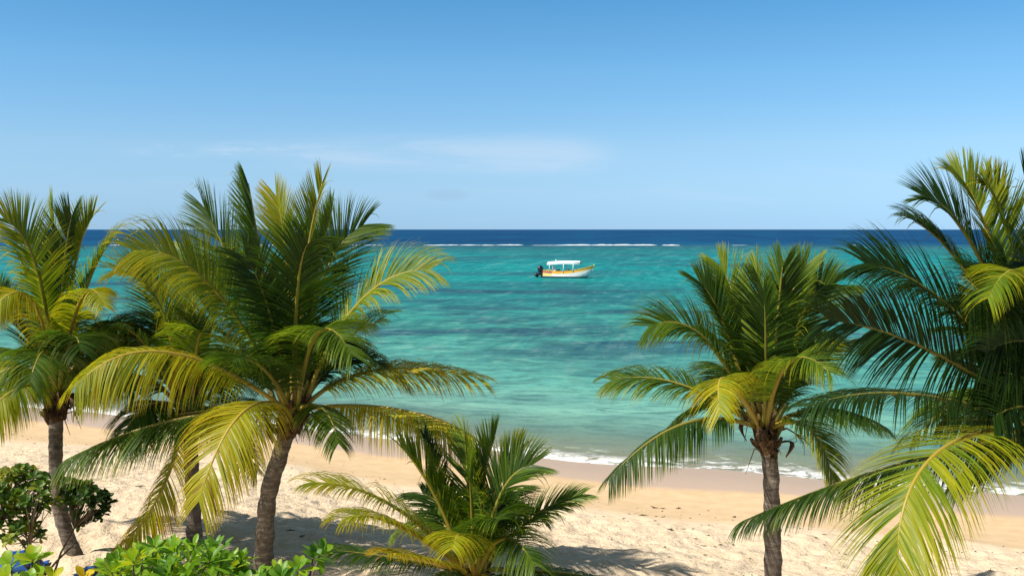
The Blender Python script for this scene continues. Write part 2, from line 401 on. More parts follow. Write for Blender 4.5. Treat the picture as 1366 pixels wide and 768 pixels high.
# ------------------------------------------------------------------ palms
def bez(a, m, b, t):
    c = m * 2 - (a + b) * .5
    return a * (1 - t) ** 2 + c * (2 * t * (1 - t)) + b * t * t
def make_frond(parent, base, mid, tip, tone=.35, droop=.6, twist=0.0, leaf=.78, width=.017, v=15, n=160, seed=0, bare=.15, ragged=.04, label=None, brown=0.0):
    g = random.Random(seed)
    N = 30
    tip = tip - (tip - mid).normalized() * leaf * (.34 if droop < .4 else .22)
    pts = [bez(base, mid, tip, i / N) for i in range(N + 1)]
    chord = tip - base
    nrm = chord.cross(mid - base)
    if nrm.length < .02 * chord.length ** 2: nrm = chord.cross(Vector((0, 0, 1)))
    nrm.normalize()
    length = sum((pts[i + 1] - pts[i]).length for i in range(N))
    up_ref = (mid - (base + tip) * .5)
    T = [(pts[min(i + 1, N)] - pts[max(i - 1, 0)]).normalized() for i in range(N + 1)]
    U0 = nrm.cross(T[N // 2])
    dec = up_ref if up_ref.length > .06 * length else Vector((0, 0, 1))
    sgn = 1 if U0.dot(dec) > 0 else -1
    S0 = nrm * sgn
    org = parent.location
    mb = MB(); st = MB()
    rr = [.034 * (1 - i / N) ** .8 + .004 for i in range(N + 1)]
    st.tube([p - org for p in pts], rr, 6, 0, min(1, .15 + tone * .95))
    gl = Vector((0, 0, -1))
    clump = [g.uniform(-1, 1) for _ in range(14)]
    tears = [(g.uniform(.25, .95), g.uniform(.008, .022), g.choice((-1, 1))) for _ in range(4)]
    for sd in (-1, 1):
        for k in range(n):
            if g.random() < ragged: continue
            t = bare + (1 - bare) * (k + g.uniform(.1, .9)) / n
            t = min(.999, max(bare, t))
            if any(q_ == sd and abs(t - c_) < w_ for c_, w_, q_ in tears): continue
            fi = t * N; i0 = min(int(fi), N - 1); fr = fi - i0
            p = pts[i0].lerp(pts[i0 + 1], fr); Tt = T[i0].lerp(T[i0 + 1], fr).normalized()
            S = (S0 - Tt * S0.dot(Tt)).normalized(); U = S.cross(Tt)
            if U.dot(dec) < 0 and abs(U.dot(dec)) > .3: pass
            tw = R(twist) * (.35 + .65 * t)
            S, U = S * math.cos(tw) + U * math.sin(tw), U * math.cos(tw) - S * math.sin(tw)
            tn = (t - bare) / (1 - bare)
            prof = (.55 + .45 * min(1, tn / .25)) * (1 if tn < .5 else 1 - .48 * ((tn - .5) / .5) ** 1.5)
            cl = clump[int(tn * 6) + (7 if sd > 0 else 0)]
            Ls = leaf * prof * g.uniform(.92, 1.06)
            dk = min(1.0, droop)
            al = R(60 + 12 * dk - (42 - 16 * dk) * tn + g.uniform(-3.5, 3.5) + cl * 3); be = R(v - 34 * max(0, dk - .55) / .45 + g.uniform(-5, 5) + cl * 5)
            D = Tt * math.cos(al) + (S * (sd * math.cos(be)) + U * math.sin(be)) * math.sin(al)
            dr = droop * g.uniform(.86, 1.14) * (1 + .15 * cl)
            roll = R(g.uniform(-22, 22))
            q = p + U * .008; Wl = width * (.65 + .5 * prof) * g.uniform(.85, 1.15)
            odd = g.random() < .04
            if odd: dr += g.uniform(.3, 1.0); be += R(g.uniform(-30, 30)); al += R(g.uniform(-18, 18))
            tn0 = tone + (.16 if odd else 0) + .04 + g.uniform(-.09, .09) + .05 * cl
            prev = None; K = 5
            for j in range(K + 1):
                uu = j / K
                Dj = (D + gl * (dr * 1.9 * uu * uu + dr * .5 * uu)).normalized()
                Wd = Tt - Dj * Tt.dot(Dj)
                if Wd.length < 1e-3: Wd = U
                Wd.normalize(); Nn = Dj.cross(Wd)
                Wd = Wd * math.cos(roll) + Nn * math.sin(roll)
                wv = Wl * (.55, 1.0, .95, .75, .45, .06)[j] * .5
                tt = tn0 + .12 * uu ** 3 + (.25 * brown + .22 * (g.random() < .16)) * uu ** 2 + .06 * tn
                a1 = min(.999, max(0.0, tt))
                lq = q - org
                row = (mb.vert(lq - Wd * wv, a1), mb.vert(lq + Wd * wv, a1))
                if prev: mb.face((prev[0], prev[1], row[1], row[0]))
                prev = row
                q = q + Dj * (Ls / K)
    fr = mb.build('frond', M['frond'], parent)
    if label: fr['label'] = label
    st.build('stalk', M['stalk'], fr)
    return fr

def make_palm(name, label, crown, base, trunk_pts, r0, r1, d, fronds, seed, leaf=.78, width=.0165, filler=6, fill_len=2.6, sheaths=5, crown_r=.22, n=165, filler_az=(20, 160), fill_up=(.1, .9)):
    g = random.Random(seed)
    root = empty(name, base, label, 'palm tree', 'coconut palms along the beach')
    org = root.location
    # trunk, leaning through trunk_pts
    ctl = [base - Vector((0, 0, .25))] + trunk_pts + [crown]
    path = []; rad = []
    def cr(p0, p1, p2, p3, t): return .5 * ((2 * p1) + (p2 - p0) * t + (2 * p0 - 5 * p1 + 4 * p2 - p3) * t * t + (3 * p1 - p0 - 3 * p2 + p3) * t ** 3)
    for i in range(len(ctl) - 1):
        p0 = ctl[max(i - 1, 0)]; p1 = ctl[i]; p2 = ctl[i + 1]; p3 = ctl[min(i + 2, len(ctl) - 1)]
        k = max(6, int((p2 - p1).length / .022))
        for j in range(k): path.append(cr(p0, p1, p2, p3, j / k))
    path.append(crown)
    tot = len(path)
    for i in range(tot):
        u = i / (tot - 1)
        ring = (i % 5) / 5.0
        rad.append((r0 + (r1 - r0) * u + .25 * r0 * math.exp(-u * 12)) * (1 + .045 * (ring ** 2) + .04 * math.sin(i * .37) + .02 * g.uniform(-1, 1)))
    tb = MB()
    rings = tb.tube([p - org for p in path], rad, 22)
    for rg in rings:
        for vi in rg:
            q = Vector(tb.v[vi]); cpt = path[rings.index(rg)] - org if False else None
    tb.v = [tuple(Vector(q) + Vector((mnoise.noise(Vector(q) * 7), mnoise.noise(Vector(q) * 7 + Vector((9, 0, 0))), 0)) * .014) for q in tb.v]
    tb.build('trunk', M['bark'], root)
    # fibrous crown heart
    cb = MB(); K = 14; n2 = 18
    axis = (crown - path[-8]).normalized() if tot > 9 else Vector((0, 0, 1))
    prev = None
    for i in range(K + 1):
        u = i / K; z = -.30 + 1.0 * u
        rr = crown_r * (.52 + .42 * math.sin(math.pi * min(1, u * 1.15)) - .35 * u * u)
        row = []
        for k in range(n2):
            a = 2 * math.pi * k / n2
            q = crown - org + axis * z + Vector((math.cos(a), math.sin(a), 0)) * rr * (1 + .30 * mnoise.noise(Vector((math.cos(a) * 2.2, math.sin(a) * 2.2, z * 5 + seed))))
            row.append(cb.vert(q))
        if prev:
            for k in range(n2): cb.face((prev[k], prev[(k + 1) % n2], row[(k + 1) % n2], row[k]))
        prev = row
    cb.face(prev)
    for k in range(26):       # cut petiole stubs and loose fibre
        a = g.uniform(0, 6.28); hh = g.uniform(-.28, .30); dv_ = Vector((math.cos(a), math.sin(a), 0))
        b0 = crown - org + axis * hh + dv_ * crown_r * .6
        if k < 12:
            L = g.uniform(.10, .22); cb.tube([b0, b0 + dv_ * L * .6 + Vector((0, 0, L * .5)), b0 + dv_ * L * .9 + Vector((0, 0, L * g.uniform(.6, 1.1)))], [.05, .04, .022], 6)
        else:
            L = g.uniform(.12, .34); tw_ = Vector((g.uniform(-.1, .1), g.uniform(-.1, .1), 0))
            cb.tube([b0, b0 + dv_ * L * .5 + Vector((0, 0, .03)), b0 + dv_ * L * .6 + tw_ - Vector((0, 0, L))], [.012, .010, .003], 4)
    cb.build('crown_fibre', M['fibre'], root)
    # broad petiole bases
    for k in range(6):
        a = g.uniform(0, 6.28); h = g.uniform(.0, .35)
        dirv = Vector((math.cos(a), math.sin(a), 0)); b0 = crown - org + dirv * crown_r * .7 + Vector((0, 0, h))
        sb = MB(); L = g.uniform(.25, .5)
        sb.tube([b0, b0 + dirv * L * .25 + Vector((0, 0, L * .5)), b0 + dirv * L * .5 + Vector((0, 0, L * .9))], [.04, .032, .018], 7)
        sb.build('leaf_base', M['stub'], root)
    # curled dry sheaths hanging under the crown
    for k in range(sheaths):
        a = 2 * math.pi * (k + g.uniform(-.6, .6)) / max(1, sheaths)
        dirv = Vector((math.cos(a), math.sin(a), 0)); tv = Vector((-dirv.y, dirv.x, 0))
        b0 = crown - org + dirv * crown_r * .75 + Vector((0, 0, g.uniform(-.15, .15)))
        L = g.uniform(.12, .28); W = g.uniform(.04, .08); hb = MB(); prev = None
        for i in range(7):
            u = i / 6
            c0 = b0 + dirv * (.20 * math.sin(u * 2.4)) + Vector((0, 0, .08 * math.sin(u * 3) - L * u * u))
            w = W * math.sin(math.pi * (.18 + .78 * u)); cup = .05 * math.sin(math.pi * u)
            row = [hb.vert(c0 + tv * w * s_ + dirv * cup * (1 - abs(s_)) + Vector((0, 0, .03 * mnoise.noise(c0 * 8 + tv * s_)))) for s_ in (-1, -.5, 0, .5, 1)]
            if prev:
                for q in range(4): hb.face((prev[q], prev[q + 1], row[q + 1], row[q]))
            prev = row
        ho = hb.build('dry_sheath', M['husk'], root)
        so = ho.modifiers.new('thick', 'SOLIDIFY'); so.thickness = .012
    # withered flower stalk with twiggy ends
    for k in range(2):
        a = g.uniform(3.5, 6.0); dirv = Vector((math.cos(a), math.sin(a), 0)); fb = MB()
        b0 = crown - org + dirv * crown_r * .6 + Vector((0, 0, .1))
        e0 = b0 + dirv * .3 + Vector((0, 0, .02))
        fb.tube([b0, b0 + dirv * .18 + Vector((0, 0, .08)), e0], [.018, .014, .009], 6)
        for j in range(9):
            e = e0 + Vector((g.uniform(-.1, .2) * dirv.x + g.uniform(-.12, .12), g.uniform(-.12, .12), -g.uniform(.1, .34)))
            fb.tube([e0, e0.lerp(e, .5) + dirv * .06, e], [.006, .005, .003], 4)
        fb.build('flower_stalk', M['husk'], root)
    heart = crown + axis * .18
    for i, f in enumerate(fronds):
        m_, t_ = f[0], f[1]
        kw = dict(f[2]) if len(f) > 2 else {}
        mid = P(m_[0], m_[1], d + m_[2]); tip = P(t_[0], t_[1], d + t_[2])
        dv = (mid - heart); hz = Vector((dv.x, dv.y, 0))
        b = heart + hz.normalized() * min(.13, hz.length) if hz.length > .01 else heart
        kw.setdefault('leaf', leaf); kw.setdefault('width', width); kw.setdefault('n', n)
        make_frond(root, b, mid, tip, seed=seed * 100 + i, **kw)
    # the far side of the crown
    for k in range(filler):
        az = R(filler_az[0] + (filler_az[1] - filler_az[0]) * (k + g.uniform(.2, .8)) / filler)
        L = fill_len * g.uniform(.85, 1.1); el = g.uniform(*fill_up)
        hd = Vector((math.cos(az), math.sin(az), 0))
        mid = heart + hd * L * .42 * (1.1 - .5 * el) + Vector((0, 0, L * .48 * el + .1))
        tip = heart + hd * L * .88 * (1.1 - .45 * el) + Vector((0, 0, L * (1.05 * el - .42)))
        make_frond(root, heart + hd * .1, mid, tip, tone=g.uniform(.16, .40), droop=.6, leaf=leaf, width=width, n=n, seed=seed * 100 + 60 + k, twist=g.uniform(-25, 25))
    return root

def ground_at(px, d):
    p = P(px, 500, d); return Vector((p.x, p.y, ground_z(p.x, p.y, False)))

D2 = 14.3
make_palm('palm_tree', 'largest coconut palm, left of centre, bright yellow frond arching down before its leaning trunk', P(388, 560, D2), ground_at(345, D2),
  [P(352, 735, D2), P(358, 660, D2), P(374, 605, D2)], .147, .108, D2, [
  ((322, 385, .25), (262, 252, .6), dict(tone=.24, droop=.12, twist=75, leaf=.95)),
  ((352, 370, -.25), (328, 222, -.4), dict(tone=.22, droop=.06, twist=10, v=45, leaf=.7)),
  ((384, 370, .3), (366, 240, .6), dict(tone=.58, droop=.08, twist=70, v=25, leaf=.75)),
  ((406, 375, -.2), (434, 222, -.35), dict(tone=.50, droop=.06, twist=35, v=40, leaf=.7)),
  ((418, 400, .1), (448, 258, .2), dict(tone=.32, droop=.06, twist=15, v=40, leaf=.65)),
  ((428, 380, .4), (500, 278, .9), dict(tone=.26, droop=.22, twist=-75, leaf=.95)),
  ((285, 385, -.9), (160, 325, -1.5), dict(tone=.54, droop=.5, twist=52, leaf=.9)),
  ((396, 400, -.9), (415, 300, -1.5), dict(tone=.18, droop=.35, twist=70, v=10, leaf=.9)),
  ((478, 405, -.2), (590, 352, -.5), dict(tone=.50, droop=.45, twist=-62, leaf=.85)),
  ((424, 445, -1.2), (478, 480, -2.3), dict(tone=.36, droop=.55, leaf=.8)),
  ((500, 494, .3), (656, 505, .5), dict(tone=.68, droop=.7, twist=-35, leaf=.85)),
  ((530, 546, -.5), (648, 592, -1.0), dict(tone=.70, droop=1.0, twist=-20, leaf=.9)),
  ((222, 470, -.9), (78, 525, -1.5), dict(tone=.64, droop=1.0, twist=30, leaf=1.0)),
  ((225, 562, -.2), (66, 622, -.5), dict(tone=.28, droop=1.0, twist=15, leaf=.95, brown=.5)),
  ((322, 552, -1.3), (255, 690, -2.1), dict(tone=.68, droop=.65, twist=0, leaf=1.0, width=.019, v=0, n=180, label='bright yellow frond arching down towards the viewer')),
  ((360, 420, -.8), (318, 320, -1.2), dict(tone=.14, droop=.3, twist=40, leaf=.85)),
  ((440, 470, .8), (520, 420, 1.6), dict(tone=.18, droop=.5, leaf=.8)),
  ((330, 470, .9), (250, 420, 1.8), dict(tone=.16, droop=.5, leaf=.8)),
  ((300, 545, .7), (180, 560, 1.4), dict(tone=.2, droop=.9, leaf=.8)),
  ((430, 545, -.9), (455, 600, -1.6), dict(tone=.40, droop=.8, leaf=.6)),
  ((350, 490, -1.0), (300, 480, -2.0), dict(tone=.22, droop=.6, leaf=.8)),
  ], 2, filler=5, sheaths=6, fill_len=2.6, fill_up=(.2, .8), n=175)

D2B = 15.6
make_palm('palm_tree', 'coconut palm half hidden behind the largest palm, with a browning frond drooping low', P(252, 560, D2B), ground_at(257, D2B),
  [P(258, 690, D2B), P(257, 640, D2B)], .125, .105, D2B, [
  ((212, 405, -.7), (140, 345, -1.2), dict(tone=.60, droop=.35, twist=30, leaf=.8)),
  ((258, 410, .1), (252, 318, .3), dict(tone=.45, droop=.2, twist=70, leaf=.85)),
  ((286, 420, .1), (322, 325, .2), dict(tone=.5, droop=.12, twist=50, v=30)),
  ((225, 450, .5), (190, 330, .9), dict(tone=.40, droop=.2, twist=-50)),
  ((190, 455, -.4), (128, 432, -.8), dict(tone=.30, droop=.7)),
  ((175, 500, .3), (105, 540, .6), dict(tone=.22, droop=.9)),
  ((200, 540, -.8), (150, 600, -1.3), dict(tone=.3, droop=.9)),
  ((212, 660, -.9), (126, 762, -1.4), dict(tone=.62, droop=.55, leaf=.75, brown=1.3, ragged=.15, label='old frond browning towards its low tip')),
  ((320, 500, .5), (380, 500, 1.2), dict(tone=.2, droop=.7)),
  ((262, 470, -1.2), (270, 440, -2.2), dict(tone=.38, droop=.6, twist=20)),
  ((300, 560, .4), (350, 640, .5), dict(tone=.3, droop=.8)),
  ], 3, filler=5, sheaths=3, fill_len=2.5)

D1 = 15.2
make_palm('palm_tree', 'slender coconut palm at the left edge, its trunk curving past the dark bush', P(75, 535, D1), ground_at(112, D1),
  [P(106, 752, D1), P(84, 695, D1), P(75, 630, D1)], .112, .098, D1, [
  ((50, 365, -.5), (-8, 270, -.8), dict(tone=.50, droop=.25, twist=50, leaf=.8)),
  ((72, 375, .2), (72, 260, .5), dict(tone=.40, droop=.10, twist=80, v=15, leaf=.85)),
  ((84, 380, -.1), (98, 268, -.2), dict(tone=.2, droop=.08, twist=20, v=35)),
  ((97, 370, .1), (130, 270, .2), dict(tone=.52, droop=.08, twist=35, v=30, leaf=.7)),
  ((112, 395, -.1), (158, 302, -.2), dict(tone=.42, droop=.25, twist=-30, leaf=.7)),
  ((108, 400, -1.0), (142, 410, -1.9), dict(tone=.60, droop=.7, leaf=.5)),
  ((42, 400, -.9), (-30, 425, -1.6), dict(tone=.64, droop=.9, leaf=.7)),
  ((35, 450, .3), (-20, 360, .6), dict(tone=.26, droop=.3, twist=40)),
  ((25, 490, -.5), (-45, 530, -.8), dict(tone=.50, droop=.9, leaf=.75)),
  ((20, 520, -.9), (-50, 590, -1.5), dict(tone=.55, droop=.8, leaf=.75)),
  ((125, 470, .6), (190, 440, 1.0), dict(tone=.18, droop=.55)),
  ((130, 490, -.3), (190, 530, -.6), dict(tone=.26, droop=.8)),
  ((62, 440, .7), (20, 330, 1.2), dict(tone=.18, droop=.3, twist=60)),
  ((60, 470, -1.2), (35, 520, -2.1), dict(tone=.3, droop=.7)),
  ((95, 455, -1.0), (110, 470, -1.9), dict(tone=.22, droop=.6)),
  ], 4, filler=5, sheaths=6, fill_len=2.4, crown_r=.22)

D3 = 13.6
make_palm('palm_tree', 'coconut palm right of centre with straight ringed trunk rising before the shoreline', P(1022, 585, D3), ground_at(1032, D3),
  [P(1031, 770, D3), P(1030, 700, D3), P(1028, 625, D3)], .122, .108, D3, [
  ((940, 452, -.2), (850, 432, -.5), dict(tone=.34, droop=.4, twist=60, leaf=.8)),
  ((905, 512, .3), (802, 507, .5), dict(tone=.30, droop=.6, twist=35, leaf=.75, brown=.5)),
  ((910, 566, -.3), (800, 648, -.7), dict(tone=.20, droop=1.0, twist=15, leaf=.72, brown=.4)),
  ((968, 505, -1.1), (960, 560, -2.0), dict(tone=.62, droop=.7, leaf=.62)),
  ((968, 440, .1), (922, 356, .2), dict(tone=.26, droop=.2, twist=40, leaf=.7)),
  ((988, 430, .4), (955, 336, .8), dict(tone=.42, droop=.1, twist=60, v=25, leaf=.7)),
  ((1010, 440, .1), (1012, 335, .3), dict(tone=.46, droop=.1, twist=70, v=20, leaf=.7)),
  ((1036, 440, -.3), (1046, 333, -.5), dict(tone=.30, droop=.1, twist=45, v=30, leaf=.7)),
  ((1046, 430, .2), (1082, 335, .4), dict(tone=.38, droop=.1, twist=-40, v=30, leaf=.7)),
  ((1068, 425, .3), (1130, 362, .6), dict(tone=.30, droop=.25, twist=-65, leaf=.8)),
  ((1022, 470, -.8), (1018, 360, -1.3), dict(tone=.14, droop=.2, twist=75, leaf=.85)),
  ((1052, 485, -1.2), (1118, 500, -2.2), dict(tone=.44, droop=.55, leaf=.7)),
  ((1080, 572, -.6), (1118, 660, -1.1), dict(tone=.48, droop=.55, leaf=.65)),
  ((1082, 490, .5), (1150, 450, 1.0), dict(tone=.26, droop=.5)),
  ((985, 490, .9), (935, 440, 1.8), dict(tone=.16, droop=.5)),
  ((1100, 545, .3), (1185, 570, .6), dict(tone=.26, droop=.8)),
  ((1040, 480, .9), (1070, 400, 1.6), dict(tone=.2, droop=.4, twist=40)),
  ], 5, leaf=.72, filler=5, sheaths=4, fill_len=2.1, crown_r=.18)

D4 = 10.6
make_palm('palm_tree', 'coconut palm at the right edge with tall dark fronds and one bright hanging frond', P(1420, 600, D4), ground_at(1440, D4),
  [P(1438, 800, D4), P(1430, 690, D4)], .17, .14, D4, [  # lowest tones paint the shaded frond sides as darker leaf colour
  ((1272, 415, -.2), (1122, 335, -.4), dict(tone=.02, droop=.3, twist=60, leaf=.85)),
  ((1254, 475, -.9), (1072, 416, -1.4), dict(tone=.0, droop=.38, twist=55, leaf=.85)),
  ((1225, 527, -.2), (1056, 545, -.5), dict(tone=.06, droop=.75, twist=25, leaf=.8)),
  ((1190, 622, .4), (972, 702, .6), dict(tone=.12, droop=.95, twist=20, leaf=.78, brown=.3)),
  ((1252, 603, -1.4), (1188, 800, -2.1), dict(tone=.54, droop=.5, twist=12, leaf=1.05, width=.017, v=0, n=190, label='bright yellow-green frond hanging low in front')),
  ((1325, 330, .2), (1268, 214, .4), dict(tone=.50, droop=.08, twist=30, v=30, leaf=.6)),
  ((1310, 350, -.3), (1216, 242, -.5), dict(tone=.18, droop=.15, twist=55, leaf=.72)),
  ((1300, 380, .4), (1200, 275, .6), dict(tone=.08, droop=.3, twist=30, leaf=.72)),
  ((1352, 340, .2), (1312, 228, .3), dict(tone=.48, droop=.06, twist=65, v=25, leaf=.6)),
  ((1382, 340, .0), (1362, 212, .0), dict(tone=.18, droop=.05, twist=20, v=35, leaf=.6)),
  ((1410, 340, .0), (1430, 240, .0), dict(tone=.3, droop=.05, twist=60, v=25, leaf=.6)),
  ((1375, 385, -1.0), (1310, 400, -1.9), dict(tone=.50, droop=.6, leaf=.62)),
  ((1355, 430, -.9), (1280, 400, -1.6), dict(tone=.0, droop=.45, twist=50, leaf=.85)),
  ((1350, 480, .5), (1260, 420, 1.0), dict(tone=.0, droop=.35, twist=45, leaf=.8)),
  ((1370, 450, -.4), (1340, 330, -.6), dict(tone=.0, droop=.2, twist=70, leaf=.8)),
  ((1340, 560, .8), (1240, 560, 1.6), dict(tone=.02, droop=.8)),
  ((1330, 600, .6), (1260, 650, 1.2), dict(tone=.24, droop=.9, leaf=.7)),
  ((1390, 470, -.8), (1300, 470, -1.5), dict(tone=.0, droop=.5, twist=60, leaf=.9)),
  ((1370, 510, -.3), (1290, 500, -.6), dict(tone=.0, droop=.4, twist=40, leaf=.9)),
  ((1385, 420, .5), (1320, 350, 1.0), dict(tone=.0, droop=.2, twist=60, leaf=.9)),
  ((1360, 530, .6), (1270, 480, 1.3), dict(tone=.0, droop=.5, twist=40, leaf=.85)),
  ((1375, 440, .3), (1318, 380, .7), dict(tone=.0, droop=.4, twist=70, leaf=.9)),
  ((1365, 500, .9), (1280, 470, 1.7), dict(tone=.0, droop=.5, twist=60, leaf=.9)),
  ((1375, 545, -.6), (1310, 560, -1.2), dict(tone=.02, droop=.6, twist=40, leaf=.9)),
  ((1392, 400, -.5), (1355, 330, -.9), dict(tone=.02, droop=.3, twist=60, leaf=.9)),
  ((1510, 450, .2), (1620, 430, .4), dict(tone=.3, droop=.4)),
  ((1530, 560, .2), (1640, 640, .4), dict(tone=.3, droop=.8)),
  ((1480, 390, .3), (1540, 280, .4), dict(tone=.35, droop=.2, twist=50)),
  ], 6, filler=5, sheaths=7, fill_len=2.3, crown_r=.24, filler_az=(20, 130))

D5 = 12.6
make_palm('palm_tree', 'young low coconut palm at bottom centre with fronds rising straight from near the sand', P(634, 778, D5), ground_at(636, D5),
  [P(635, 815, D5)], .15, .12, D5, [
  ((582, 664, -.1), (524, 580, -.2), dict(tone=.46, droop=.15, twist=25, v=30, leaf=.55)),
  ((590, 655, .3), (562, 570, .5), dict(tone=.12, droop=.05, twist=10, v=30, leaf=.35)),
  ((625, 655, .2), (619, 556, .4), dict(tone=.42, droop=.06, twist=75, v=25, leaf=.6)),
  ((644, 655, .1), (666, 560, .2), dict(tone=.26, droop=.08, twist=35, v=40, leaf=.65)),
  ((658, 660, .3), (702, 580, .5), dict(tone=.52, droop=.08, twist=60, v=20, leaf=.55)),
  ((668, 660, -.2), (728, 603, -.3), dict(tone=.26, droop=.22, twist=-55, leaf=.7)),
  ((706, 693, .0), (792, 652, .0), dict(tone=.36, droop=.3, twist=-30, leaf=.5)),
  ((520, 672, -.5), (400, 640, -1.0), dict(tone=.60, droop=.5, twist=15, leaf=.62)),
  ((530, 700, -.9), (448, 690, -1.5), dict(tone=.58, droop=.6, leaf=.6)),
  ((560, 745, -1.0), (510, 738, -1.6), dict(tone=.66, droop=.5, leaf=.5)),
  ((510, 742, -.2), (420, 732, -.4), dict(tone=.20, droop=.6, leaf=.55)),
  ((630, 680, -.6), (624, 620, -1.0), dict(tone=.36, droop=.25, twist=75, leaf=.75)),
  ((670, 718, -1.0), (722, 760, -1.8), dict(tone=.30, droop=.7, leaf=.65)),
  ((735, 762, .2), (822, 776, .4), dict(tone=.40, droop=.8, leaf=.5)),
  ((618, 715, -1.1), (600, 735, -1.9), dict(tone=.58, droop=.7, leaf=.55)),
  ((648, 705, -.9), (672, 690, -1.6), dict(tone=.24, droop=.5, leaf=.7)),
  ((600, 690, .5), (555, 650, 1.0), dict(tone=.14, droop=.4, twist=30, leaf=.7)),
  ((660, 690, .6), (690, 650, 1.2), dict(tone=.14, droop=.4, leaf=.7)),
  ((600, 790, -.6), (540, 830, -1.0), dict(tone=.3, droop=.6, leaf=.6)),
  ((690, 790, -.6), (740, 830, -1.0), dict(tone=.3, droop=.6, leaf=.6)),
  ], 7, leaf=.6, width=.0165, filler=4, sheaths=3, fill_len=1.8, crown_r=.17, n=125)

# ------------------------------------------------------------------ shrubs
def add_leaf(mb, p, D, N, L, W, tone, curl):
    D = D.normalized(); N = (N - D * N.dot(D)).normalized(); S = D.cross(N)
    prev = None; q = p.copy()
    prof = (.10, .42, .80, 1.0, .86, .25); K = 5
    for j in range(K + 1):
        u = j / K
        w = W * prof[j] * .5
        row = [mb.vert(q - S * w + N * w * .28, tone), mb.vert(q, min(1, tone + .06)), mb.vert(q + S * w + N * w * .28, tone)]
        if prev:
            mb.face((prev[0], prev[1], row[1], row[0])); mb.face((prev[1], prev[2], row[2], row[1]))
        prev = row
        D = (D - N * curl / K).normalized(); N = (N - D * N.dot(D)).normalized()
        q = q + D * (L / K)
def rosette(mb, p, axis, g, nl, L, W, tone, spread_=.12):
    axis = axis.normalized(); a = axis.orthogonal().normalized(); b = axis.cross(a)
    ph = g.uniform(0, 6.28)
    for k in range(nl):
        u = (k + .5) / nl
        an = ph + k * 2.4; pit = R(18 + 72 * u + g.uniform(-10, 10))
        rad = a * math.cos(an) + b * math.sin(an)
        D = axis * math.cos(pit) + rad * math.sin(pit)
        N = axis * math.sin(pit) - rad * math.cos(pit)
        add_leaf(mb, p + rad * .006 - axis * (L * .25 * u), D, N, L * (.65 + .35 * u) * g.uniform(.85, 1.15), W * g.uniform(.85, 1.12), min(1, max(0, tone + g.uniform(-spread_, spread_) + .06 * u)), g.uniform(.1, .6))
def make_shrub(name, label, base, tips, L, W, nl, mat, seed, tone=(.4, .7), forks=6, twig=.012, yellow=()):
    g = random.Random(seed)
    root = empty(name, base, label, 'shrub')
    org = root.location; fol = MB(); stm = MB()
    cen = Vector((0, 0, 0))
    for t in tips: cen += t[0]
    cen /= len(tips)
    nodes = []
    for k in range(forks):
        tp = tips[int(k * len(tips) / forks)][0]
        nd = base.lerp(tp, g.uniform(.5, .68)) + Vector((g.uniform(-.1, .1), g.uniform(-.1, .1), -.05))
        nodes.append(nd)
        m_ = base.lerp(nd, .5) + Vector((g.uniform(-.08, .08), g.uniform(-.08, .08), .05))
        stm.tube([base - org + Vector((g.uniform(-.15, .15), g.uniform(-.1, .1), -.15)), m_ - org, nd - org], [twig * 2.6, twig * 2.1, twig * 1.6], 6)
    for i, (tp, ax, tn) in enumerate(tips):
        nd = min(nodes, key=lambda q: (q - tp).length)
        md = nd.lerp(tp, .6) + Vector((g.uniform(-.04, .04), g.uniform(-.04, .04), g.uniform(-.06, .0)))
        stm.tube([nd - org, md - org, tp - org], [twig * 1.2, twig * .9, twig * .55], 5, 0, 0)
        tone_ = tn if tn is not None else g.uniform(*tone)
        rosette(fol, tp - org, ax, g, nl + g.randint(-2, 2), L * g.uniform(.8, 1.15), W * g.uniform(.85, 1.1), tone_)
    stm.build('stem', M['twig'], root); fol.build('foliage', mat, root)
    return root
def axis_rand(g, up=1.0, side=.5): return Vector((g.uniform(-side, side), g.uniform(-side, side) - .18, up)).normalized()

